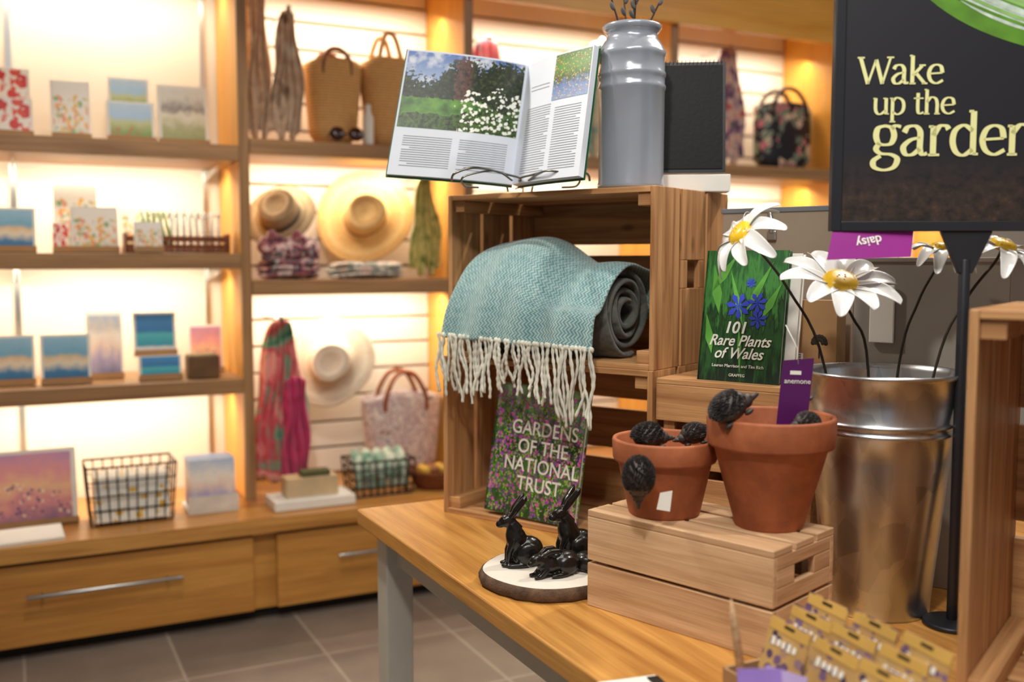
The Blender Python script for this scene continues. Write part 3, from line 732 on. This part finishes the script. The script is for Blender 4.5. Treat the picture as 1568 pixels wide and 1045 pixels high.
GL = {
 'W': (1.72, [([(0,1.42),(.42,0)],0),([(.42,0),(.84,1.3)],0),([(.84,1.3),(1.2,0)],0),([(1.2,0),(1.62,1.42)],0),([(-.16,1.42),(.22,1.42)],0),([(1.42,1.42),(1.80,1.42)],0)]),
 'a': (.98, [([(.12,.78),(.24,.97),(.5,1.0),(.66,.82),(.67,.5),(.67,.2),(.76,.02),(.92,.06)],1),([(.67,.6),(.34,.52),(.1,.28),(.18,.03),(.42,.02),(.67,.22)],1)]),
 'k': (.98, [([(.16,1.5),(.16,0)],0),([(0,1.5),(.16,1.5)],0),([(.18,.42),(.68,.96)],0),([(.34,.58),(.82,0)],0),([(.02,0),(.34,0)],0),([(.68,0),(.98,0)],0),([(.52,.98),(.86,.98)],0)]),
 'e': (.95, [([(.12,.52),(.80,.56)],0),([(.80,.56),(.72,.9),(.46,1.0),(.2,.86),(.08,.5),(.2,.14),(.5,0),(.84,.16)],1)]),
 'u': (1.06, [([(.0,.98),(.15,.98)],0),([(.15,1),(.15,.3),(.3,.02),(.52,.03),(.78,.24)],1),([(.80,1),(.80,0)],0),([(.62,.98),(.8,.98)],0),([(.8,.02),(.98,.02)],0)]),
 'p': (1.0, [([(.16,1),(.16,-.48)],0),([(0,.98),(.16,.98)],0),([(.0,-.48),(.36,-.48)],0),([(.16,.8),(.42,1.02),(.76,.86),(.86,.5),(.76,.14),(.46,-.02),(.16,.14)],1)]),
 't': (.70, [([(.3,1.3),(.3,.25),(.42,.02),(.66,.1)],1),([(.04,.97),(.64,.97)],0)]),
 'h': (1.06, [([(.16,1.5),(.16,0)],0),([(0,1.5),(.16,1.5)],0),([(.16,.72),(.42,1.02),(.70,.94),(.80,.62),(.80,.3),(.80,0)],1),([(0,0),(.34,0)],0),([(.64,0),(.98,0)],0)]),
 'g': (1.0, [([(.44,1.02),(.2,.94),(.13,.68),(.22,.42),(.44,.36),(.66,.42),(.75,.68),(.66,.94),(.44,1.02)],1),([(.26,.42),(.14,.22),(.3,.06),(.66,.02),(.88,-.14),(.76,-.42),(.42,-.52),(.1,-.42),(.06,-.2),(.3,-.02)],1),([(.66,.92),(.80,1.02),(.98,.98)],1)]),
 'r': (.76, [([(.16,1),(.16,0)],0),([(0,.98),(.16,.98)],0),([(0,0),(.38,0)],0),([(.16,.66),(.36,.98),(.58,1.0),(.68,.88)],1)]),
 'd': (1.04, [([(.76,.82),(.46,1.02),(.16,.84),(.08,.46),(.2,.1),(.46,-.02),(.76,.18)],1),([(.78,1.5),(.78,0)],0),([(.62,1.5),(.78,1.5)],0),([(.78,.02),(.96,.02)],0)]),
 'n': (1.06, [([(.16,1),(.16,0)],0),([(0,.98),(.16,.98)],0),([(.16,.72),(.42,1.02),(.70,.94),(.80,.62),(.80,.3),(.80,0)],1),([(0,0),(.34,0)],0),([(.64,0),(.98,0)],0)]),
}
def serif_text(b, s, x, z, xh, y, thick=.21, thin=.085):
    for chx in s:
        if chx == ' ': x += xh*.45; continue
        wd, st = GL[chx]
        for pts, sm in st:
            P = [Vector((p[0], 0, p[1])) for p in pts]
            if sm: P = smooth_pts(P, 6)
            L = []; Rr = []
            for i, p in enumerate(P):
                d = (P[min(i+1, len(P)-1)]-P[max(i-1, 0)]).normalized(); nn = Vector((-d.z, 0, d.x))
                w = (thin+(thick-thin)*abs(d.z)**1.3)/2
                if chx == 'W' and not sm and d.z > .5: w *= .6
                L.append((p+nn*w)); Rr.append((p-nn*w))
            b.grid([[(x+q.x*xh, y, z+q.z*xh) for q in L], [(x+q.x*xh, y, z+q.z*xh) for q in Rr]], 0, False)
        x += wd*xh*.98
    return x
b = MB()
serif_text(b, 'Wake', .046, SZ+.260, .0322, -.0042)
serif_text(b, 'up the', .070, SZ+.207, .0280, -.0042)
serif_text(b, 'garden', .070, SZ+.135, .0505, -.0042)
b.build('sign_lettering', plain('yellow_green_lettering', (230,230,164), .5, var=.02), parent=sg, solid=.0006)

# ------------------------------------------------------------------ seed packets, foreground bits
def packet_mat():
    m, n, l, b = newmat('seed_packet_print'); v = coord(n, l, 'Object')
    vo = n.new('ShaderNodeTexVoronoi'); vo.inputs['Scale'].default_value = 60; l.new(v, vo.inputs['Vector'])
    f = noise(n, l, v, 22, 4)
    k = math_(n, l, 'LESS_THAN', math_(n, l, 'ADD', vo.outputs['Distance'], f), .94)
    base = ramp(n, l, noise(n, l, v, 8, 2), [(.4, lin((176,138,84))), (.6, lin((200,162,100)))])
    fl = ramp(n, l, vo.outputs['Color'], [(.2, lin((66,50,74))), (.6, lin((120,92,128))), (.9, lin((212,176,80)))])
    c = mixc(n, l, k, base, fl); l.new(c, b.inputs['Base Color']); b.inputs['Roughness'].default_value = .5; return m
PK = packet_mat(); YT = plain('packet_tab', (206,164,84), .5)
sp = empty('seed_packet_display', (.975, 1.140, TZ), (0, 0, R_(-90)))
b = MB()
b.box((.135, -.035, .03), (.29, .006, .06), 3); b.box((.135, .125, .035), (.29, .006, .07), 3); b.box((.135, .045, .004), (.29, .16, .008), 3)
for x in (-.013, .283): b.box((x, .045, .03), (.006, .16, .06), 3)
random.seed(4)
for row, (yy, zz) in enumerate(((.10,-.008), (.052,-.014), (.004,-.022))):
    for i in range(3):
        x = .04+i*.088+random.uniform(-.004,.004)+row*.010; ln = R_(-16); ry = R_(random.uniform(2,7))
        R = Euler((ln, ry, 0)).to_matrix(); c = Vector((x, yy, .092+zz))
        b.box(c, (.082, .0015, .150), 0, (ln, ry, 0))
        b.box(c+R@Vector((0,-.0012,.065)), (.080,.001,.016), 1, (ln, ry, 0))
        b.box(c+R@Vector((0,-.002,.068)), (.020,.001,.004), 2, (ln, ry, 0))
        for g, hh in ((-.024,.012),(-.013,.009),(-.003,.009),(.008,.012),(.019,.009)): b.box(c+R@Vector((g,-.0018,.042)), (.0065,.001,hh), 4, (ln, ry, 0))
b.build('packets', [PK, YT, BLACK, KRAFT, WHITE], parent=sp)
b = MB(); b.tube([(0,0,0), (-.02,.01,.15), (-.024,.012,.18)], [.007,.006,.001], 8); b.build('wooden_plant_label', PINE_L, (*W(.345, 1.41), TZ))
b = MB(); b.box((0,0,.055), (.06,.002,.11), 0, (R_(-20), 0, 0)); b.box((.03,.02,.05), (.06,.002,.10), 1, (R_(-24), R_(18), 0))
b.build('lavender_gift_tag', [plain('lavender_card', (150,120,200), .6, var=.1), plain('lilac_card', (186,166,216), .6, var=.1)], (*W(.335, 1.290), TZ+.012), (0,0,PA))
b = MB(); b.box((.05,.03,.008), (.10,.05,.016), 0); b.box((.09,.03,.0175), (.02,.03,.003), 1); b.build('white_tag_box', [WHITE, BLACK], (*W(.148, 1.448), TZ), (0,0,PA+.3), bevel=.002)

# ------------------------------------------------------------------ shelf stock: cards
CM = [picture('card_poppy', [(0,(120,150,90)), (.15,(240,236,226)), (1,(246,242,236))], specks=[(210,36,28), (226,70,40)], sp_scale=2.6, sp_thr=.46, nscale=3, warp=.1),
      picture('card_coast', [(0,(70,100,140)), (.25,(60,130,180)), (.42,(236,226,200)), (.55,(226,200,160)), (.62,(120,180,210)), (1,(160,206,232))], nscale=4, warp=.14),
      picture('card_meadow', [(0,(206,90,70)), (.25,(120,160,80)), (.5,(196,200,140)), (.65,(170,206,236)), (1,(200,222,240))], nscale=5, warp=.15, specks=[(214,60,50)], sp_scale=14, region=(-1,.45)),
      picture('card_village', [(0,(140,150,90)), (.3,(180,180,130)), (.5,(236,228,206)), (.6,(150,140,130)), (.8,(230,226,212)), (1,(240,236,228))], nscale=6, warp=.2),
      picture('card_blossom', [(0,(170,190,130)), (.25,(242,234,222)), (1,(246,242,232))], specks=[(236,150,120), (140,180,126), (240,190,90)], sp_scale=5, sp_thr=.42, nscale=4, region=(-1,.75)),
      picture('card_sea', [(0,(240,240,240)), (.2,(240,240,240)), (.24,(54,160,190)), (.5,(90,196,206)), (.58,(60,130,190)), (1,(80,160,220))], nscale=4, warp=.04),
      picture('card_lilac', [(0,(120,126,160)), (.3,(180,170,200)), (.5,(240,216,200)), (.7,(244,236,224)), (1,(190,206,230))], nscale=4, warp=.3),
      picture('card_pink', [(0,(150,110,140)), (.3,(226,150,150)), (.5,(246,196,150)), (.68,(236,160,160)), (1,(200,150,190))], nscale=4, warp=.3, specks=[(250,226,200), (90,70,120)], sp_scale=12, sp_thr=.3, region=(-1,.5))]
def card(x0, x1, z, h, m, y=4.28, tilt=-8, pile=3, name='greeting_card', rack=True):
    b = MB(); wd = x1-x0
    for i in range(pile): b.box((wd/2, .004+i*.006, h/2), (wd, .0035, h), 1)
    b.box((wd/2, .0005, h/2), (wd*.88, .002, h*.90), 0)
    if rack:
        b.box((wd/2, -.004, .006), (wd*1.02, .03, .012), 2); b.box((wd/2, -.018, .014), (wd*1.02, .004, .02), 2)
    return b.build(name, [CM[m], WHITE, KRAFT], (x0, y, z), (R_(tilt), 0, 0))
zA, zB, zC, zD = 1.919, 1.482, .969, .432
card(-.06,.10,zA+.125,.155,0,4.36); card(-.06,.105,zA,.155,0)
card(.17,.31,zA,.235,4); card(.385,.54,zA+.12,.155,2,4.36); card(.37,.55,zA,.17,2); card(.565,.76,zA,.25,3)
card(-.06,.10,zB,.175,1); card(.17,.33,zB,.29,4,4.36); card(.16,.22,zB,.12,0,4.32); card(.225,.40,zB,.185,4); card(.42,.53,zB,.21,4,4.40); card(.45,.555,zB,.125,4,4.19)
card(-.06,.08,zC,.195,1); card(.10,.28,zC,.195,1,4.25); card(.275,.41,zC,.275,6,4.36); card(.455,.62,zC,.10,5,4.22); card(.45,.615,zC+.09,.18,5,4.32); card(.68,.82,zC,.21,7,4.40)
card(-.10,.21,zD,.295,7,4.18,-14,5)
b = MB(); b.box((.1,.05,.006), (.22,.12,.012), 0); b.box((.1,.05,.0125), (.20,.11,.001), 1); b.build('booklet', [WHITE, CM[3]], (-.06, 3.93, zD), (R_(12),0,R_(4)))
b = MB(); b.box((.06,.05,.045), (.125,.10,.09), 0); b.box((.06,.05,.093), (.115,.09,.008), 1); b.build('wooden_soap_box', [plain('dark_wood', (110,80,48), .6, var=.3), plain('soap', (150,130,90), .6, var=.4)], (.645, 4.20, zC), bevel=.003)
b = MB(); b.box((.2,.05,.006), (.40,.11,.012), 0)
for y in (.0, .1):
    for z in (.025, .058): b.box((.2, y, z), (.40,.008,.022), 0)
for x in (.0, .4):
    b.box((x, .05, .04), (.008,.11,.08), 0)
random.seed(8)
for i in range(11):
    x = .09+i*.028; b.tube([(x, .05, .013), (x+random.uniform(-.01,.01), .055, .14+random.uniform(0,.03))], .0085, 8, 1)
    b.ell((x, .055, .155), (.011,.007,.016), 1)
for i in range(5): b.tube([(.1+i*.02,.03,.013), (.06+i*.022,.03,.17)], [.010,.004], 8, 2)
b.build('wooden_tray_of_labels', [plain('tray_wood', (116,64,32), .6, var=.3), WHITE, plain('label_green', (150,170,80), .6)], (.425, 4.25, zB))
b = MB()
def wire_basket(b, w, d, h, n, m, r=.003):
    for k in range(5):
        z = h*k/4; e = .9+.1*k/4
        b.tube([(-w/2*e,-d/2*e,z), (w/2*e,-d/2*e,z), (w/2*e,d/2*e,z), (-w/2*e,d/2*e,z), (-w/2*e,-d/2*e,z)], r*(1.6 if k == 4 else 1), 6, m)
    for i in range(n+1):
        x = -w/2+w*i/n
        for y in (-1, 1): b.tube([(x*.9, y*d/2*.9, 0), (x, y*d/2, h)], r, 6, m)
    for i in range(4):
        y = -d/2+d*i/3
        for x in (-1, 1): b.tube([(x*w/2*.9, y*.9, 0), (x*w/2, y, h)], r, 6, m)
wire_basket(b, .33, .20, .225, 9, 0)
for i in range(7): b.box((0, -.075+i*.024, .095), (.27, .018, .17), 1, (R_(-6), 0, 0))
b.build('wire_basket_of_napkins', [BLACK, picture('napkin_print', [(0,(240,236,224)), (1,(244,240,230))], specks=[(226,180,60)], sp_scale=7, sp_thr=.3, nscale=4)], (.40, 4.15, zD+.003))
b = MB(); b.box((.09,.08,.01), (.20,.16,.02), 1)
for i in range(7): b.box((.09, .015+i*.02, .115), (.18,.012,.20), 0, (R_(-5),0,0))
b.box((.09,.0,.04), (.20,.006,.06), 2)
b.build('card_box', [CM[6], WHITE, plain('clear_tray', (220,214,204), .2)], (.62, 4.09, zD))

# ------------------------------------------------------------------ scarves, hats, bags
def scarf(name, x0, x1, zt, zb, y, mt, folds=5, gather=.45, amp=.018, slant=0, peg=True):
    b = MB(); rows = []; cx = (x0+x1)/2; hw = (x1-x0)/2
    for i in range(31):
        t = i/30; k = gather+(1-gather)*min(1, t*1.6)**.7
        row = []
        for j in range(41):
            q = j/40*2-1
            row.append((cx+q*hw*k+slant*t+.008*math.sin(t*9+q*3), y+amp*math.sin(q*folds*3.1+t*2.2)*(.6+.4*t), zt+(zb-zt)*t+.02*math.sin(q*7+1)*t+(1-abs(q))*.02*(1-t)))
        rows.append(row)
    b.grid(rows, 0, True)
    if peg:
        b.tube([(cx, y+.04, zt+.015), (cx, y-.02, zt+.02)], .006, 8, 1); b.ell((cx, y-.024, zt+.02), (.011,.006,.011), 1)
        b.tube([(cx, 4.60, zt+.015), (cx, y+.04, zt+.015)], .004, 8, 1)
    return b.build(name, [mt, STEEL], solid=.003)
CBS = fabric('cream_brown_scarf', [(146,112,86), (224,204,178), (200,170,142), (238,228,210)], 9)
scarf('hanging_scarf', .92, 1.035, 2.58, 1.99, 4.34, CBS, 4, .6)
scarf('hanging_scarf', 1.03, 1.17, 2.50, 1.985, 4.30, CBS, 5, .35, slant=-.015)
scarf('hanging_scarf', 1.67, 1.82, 1.83, 1.40, 4.36, fabric('green_scarf', [(106,130,50), (224,216,140), (140,160,70)], 14), 5, .3)
scarf('hanging_scarf', .93, 1.17, 1.18, .49, 4.32, fabric('bright_scarf', [(60,120,96), (120,170,140), (206,70,90), (236,170,160), (90,150,80)], 6), 6, .35)
scarf('hanging_scarf', 1.04, 1.16, .93, .49, 4.27, fabric('magenta_scarf', [(170,20,80), (200,50,110), (120,40,70)], 7), 4, .7, peg=False)
scarf('hanging_scarf', 1.98, 2.22, 2.50, 1.99, 4.42, fabric('pink_teal_scarf', [(70,160,160), (230,110,130), (236,160,160), (100,180,190)], 7), 5)
scarf('hanging_scarf', 3.40, 3.62, 2.58, 1.99, 4.36, fabric('floral_scarf', [(196,40,70), (230,210,190), (120,70,130), (90,120,90)], 14), 5)
scarf('hanging_scarf', 2.62, 2.85, 2.55, 1.99, 4.42, fabric('teal_scarf', [(90,150,150), (220,210,180)], 8), 5)
def straw(name, c1, c2):
    m, n, l, b = newmat(name); v = coord(n, l, 'Object')
    w_ = n.new('ShaderNodeTexWave'); w_.bands_direction = 'Z'; w_.inputs['Scale'].default_value = 26; w_.inputs['Distortion'].default_value = 1.5; w_.inputs['Detail Scale'].default_value = 12
    l.new(v, w_.inputs['Vector']); f = noise(n, l, v, 60, 2)
    c = mixc(n, l, .35, ramp(n, l, w_.outputs['Fac'], [(.2, lin(c1)), (.8, lin(c2))]), ramp(n, l, f, [(.3, lin(c1)), (.7, lin(c2))]))
    l.new(c, b.inputs['Base Color']); b.inputs['Roughness'].default_value = .8; bump(n, l, b, w_.outputs['Fac'], .5, .004); return m
STR = straw('seagrass', (206,148,84), (240,196,130)); STR2 = straw('straw_gold', (222,170,100), (244,208,142)); STR3 = straw('straw_tan', (140,116,84), (190,164,126)); STR4 = straw('straw_cream', (216,198,176), (240,228,208))
def hat(name, x, z, R, rot, mt, band, crown=.45, ch=.10, y=4.46):
    b = MB(); rc = R*crown
    pr = [(rc*.001, ch*.86), (rc*.5, ch*.9), (rc*.82, ch), (rc*.95, ch*.9), (rc*1.0, ch*.5), (rc*1.05, .012), (rc*1.2, .0), (R*.8, -.004), (R*.97, .002), (R, .0), (R*.97, -.004), (R*.8, -.010), (rc*1.1, -.006), (rc*.96, .02), (rc*.9, ch*.85), (.001, ch*.8)]
    b.lathe(pr, 48, fn=lambda t, zz: 1+.05*math.sin(2*t)+.02*math.sin(3*t+1), m=0)
    b.lathe([(rc*1.055,.014), (rc*1.04,.03), (rc*1.02,.042)], 48, fn=lambda t, zz: 1.012+.05*math.sin(2*t)+.02*math.sin(3*t+1), m=1)
    b.tube([(0,0,.0), (0,0,-.06)], .006, 8, 1)
    return b.build(name, [mt, band], (x, y, z), rot)
hat('straw_sun_hat', 1.49, 1.655, .220, (R_(80), R_(10), R_(-18)), STR2, plain('hat_band', (176,130,76), .7), .42, .13, 4.47)
hat('fedora_hat', 1.085, 1.650, .155, (R_(62), R_(-10), R_(-22)), STR3, plain('dark_band', (90,84,70), .7), .55, .11, 4.42)
hat('felt_hat', 1.31, .985, .205, (R_(85), 0, R_(-14)), STR4, plain('cream_band', (206,184,156), .7), .45, .11)
def bag(name, x, z, w, h, d, mt, hm, y=4.36, open_=1.12, hh=.10, rz=0):
    b = MB(); n = 40; rows = []
    for i in range(15):
        t = i/14; k = .80+(open_-.80)*t
        if t < .12: k *= (.6+.4*t/.12)
        row = []
        for j in range(n):
            a = 2*math.pi*j/n; c, s_ = math.cos(a), math.sin(a)
            row.append((w/2*k*abs(c)**.7*(1 if c > 0 else -1), d/2*k*abs(s_)**.7*(1 if s_ > 0 else -1)*(1-.25*t), h*t-.015*math.cos(2*a)*t))
        rows.append(row)
    b.grid(rows, 0, True, True); b.F(list(range(n))[::-1], 0)
    for q in (-1, 1):
        yy = q*d*.35
        b.tube(smooth_pts([(-w*.26, yy, h*.82), (-w*.24, yy*1.05, h*1.02), (-w*.1, yy*.9, h+hh), (w*.1, yy*.9, h+hh), (w*.24, yy*1.05, h*1.02), (w*.26, yy, h*.82)], 5), .009, 8, 1)
    return b.build(name, [mt, hm], (x, y, z), (0,0,rz), solid=.004)
bag('straw_bag', 1.305, 1.955, .235, .36, .20, STR, plain('leather_strap', (140,84,50), .5), 4.34, 1.1, .05)
bag('straw_bag', 1.545, 1.955, .21, .38, .18, STR, STR, 4.32, 1.15, .11)
FLB = fabric('floral_canvas', [(130,96,100), (226,208,198), (176,150,156), (234,222,212), (96,96,116)], 22)
bag('floral_tote_bag', 1.655, .436, .40, .38, .18, FLB, plain('brown_leather', (140,74,40), .5), 4.45, 1.0, .10)
bag('patterned_handbag', 3.90, 1.955, .46, .36, .16, picture('dark_floral', [(0,(26,28,40)), (1,(34,36,50))], kind='Object', specks=[(216,196,170), (206,120,130), (120,140,120)], sp_scale=13, sp_thr=.46, nscale=5), plain('dark_leather', (44,28,24), .5), 4.36, .85, .08)
b = MB(); b.lathe([(.001,0), (.022,.0), (.024,.01), (.024,.12), (.016,.135), (.012,.15), (.012,.175), (.001,.176)], 24); b.build('white_bottle', WHITE, (1.42, 4.20, 1.953))
b = MB()
for x in (-.04,.04): b.lathe([(.001,0),(.030,.0),(.032,.004),(.026,.010),(.001,.012)], 20, (x,0,0), 0)
b.tube([(-.012,0,.006),(.012,0,.006)], .004, 6)
for q in (-1,1): b.tube([(q*.072,0,.006),(q*.074,.0,-.05)], .003, 6)
b.build('sunglasses', plain('tortoiseshell', (60,26,16), .2), (1.31, 4.16, 1.99), (R_(78),0,R_(-8)))
def pile(name, x, y, z, w, d, h, mt, n=5, seed=0):
    random.seed(seed); b = MB()
    for i in range(n):
        hh = h/n; rows = []
        for a in range(13):
            ph = -math.pi/2+math.pi*a/12
            rows.append([((w/2)*(abs(math.cos(ph))**.35)*math.copysign(abs(math.cos(t))**.5, math.cos(t))*(1-.04*i)+.008*math.sin(i*2+3*t), d/2*(abs(math.cos(ph))**.35)*math.copysign(abs(math.sin(t))**.5, math.sin(t))*(1-.04*i), hh*(i+.5)+hh*.52*math.sin(ph)+.006*math.sin(3*t+i)) for t in [2*math.pi*k/32 for k in range(32)]])
        b.grid(rows, 0, True, True)
    return b.build(name, mt, (x, y, z+.006))
pile('folded_scarf_pile', 1.42, 4.26, 1.372, .34, .18, .065, fabric('pale_floral', [(200,120,110), (236,226,210), (120,130,120), (240,230,214)], 22), 3)
DFC = fabric('dark_floral_cloth', [(40,34,44), (220,200,196), (150,70,84), (60,54,66), (200,190,190)], 20)
pile('folded_scarf_pile', 1.08, 4.28, 1.372, .26, .18, .08, DFC, 3, 2)
b = MB(); random.seed(9)
for i in range(7):
    x = -.11+i*.036; b.tube(smooth_pts([(x,0,0), (x+.015*math.sin(i*3),-.02,.03), (x-.01,.01,.06), (x+.01*math.cos(i*2),.0,.08+.02*((i*2) % 3))], 4), [.02]*4+[.028]*4+[.02]*4+[.008], 8)
b.build('bunched_scarves', DFC, (1.09, 4.27, 1.462))
b = MB(); b.box((0,0,.02), (.34,.18,.04), 0); b.box((0,.01,.08), (.22,.10,.08), 1); b.box((.02,.0,.13), (.12,.06,.03), 2)
b.build('display_plinth', [WHITE, plain('beige_soap', (206,180,140), .6), plain('green_soap', (90,90,50), .6)], (1.10, 4.06, zD), bevel=.004)
b = MB(); wire_basket(b, .28, .18, .15, 8, 0, .0035)
for i in range(5): b.tube([(-.10+i*.05, -.06, .03), (-.09+i*.05, .02, .15), (-.09+i*.05, .06, .17)], [.022,.024,.02], 10, 1)
b.build('wire_basket_of_socks', [plain('dark_wire', (50,36,26), .5), fabric('sock_green', [(60,120,90), (150,180,160), (226,226,210)], 18)], (1.425, 4.13, zD+.004))
b = MB(); b.lathe([(.001,.0), (.09,.0), (.10,.01), (.125,.07), (.13,.08), (.125,.082), (.115,.07), (.09,.015), (.001,.012)], 40)
for i in range(8): b.ell((-.06+.04*(i % 4), -.03+.05*(i//4), .08), (.024,.024,.022), 1+(i % 2), n=10, k=8)
b.build('wicker_bowl', [plain('dark_wicker', (120,66,32), .7, var=.4, scale=60, bmp=.6), plain('yellow_bulb', (216,170,60), .5), plain('brown_bulb', (150,90,50), .5)], (1.70, 4.13, zD))

# ------------------------------------------------------------------ camera
cam = bpy.data.cameras.new('camera'); co = bpy.data.objects.new('camera', cam); S.collection.objects.link(co)
co.location = (0, 0, 1.45); co.rotation_euler = (R_(90-4.6), 0, R_(-26.8))
cam.sensor_width = 36; cam.lens = 34.97
cam.dof.use_dof = True; cam.dof.focus_distance = 2.1; cam.dof.aperture_fstop = 1.8
S.camera = co
try:
    S.view_settings.view_transform = 'Standard'; S.view_settings.look = 'None'; S.view_settings.exposure = 0
except Exception: pass
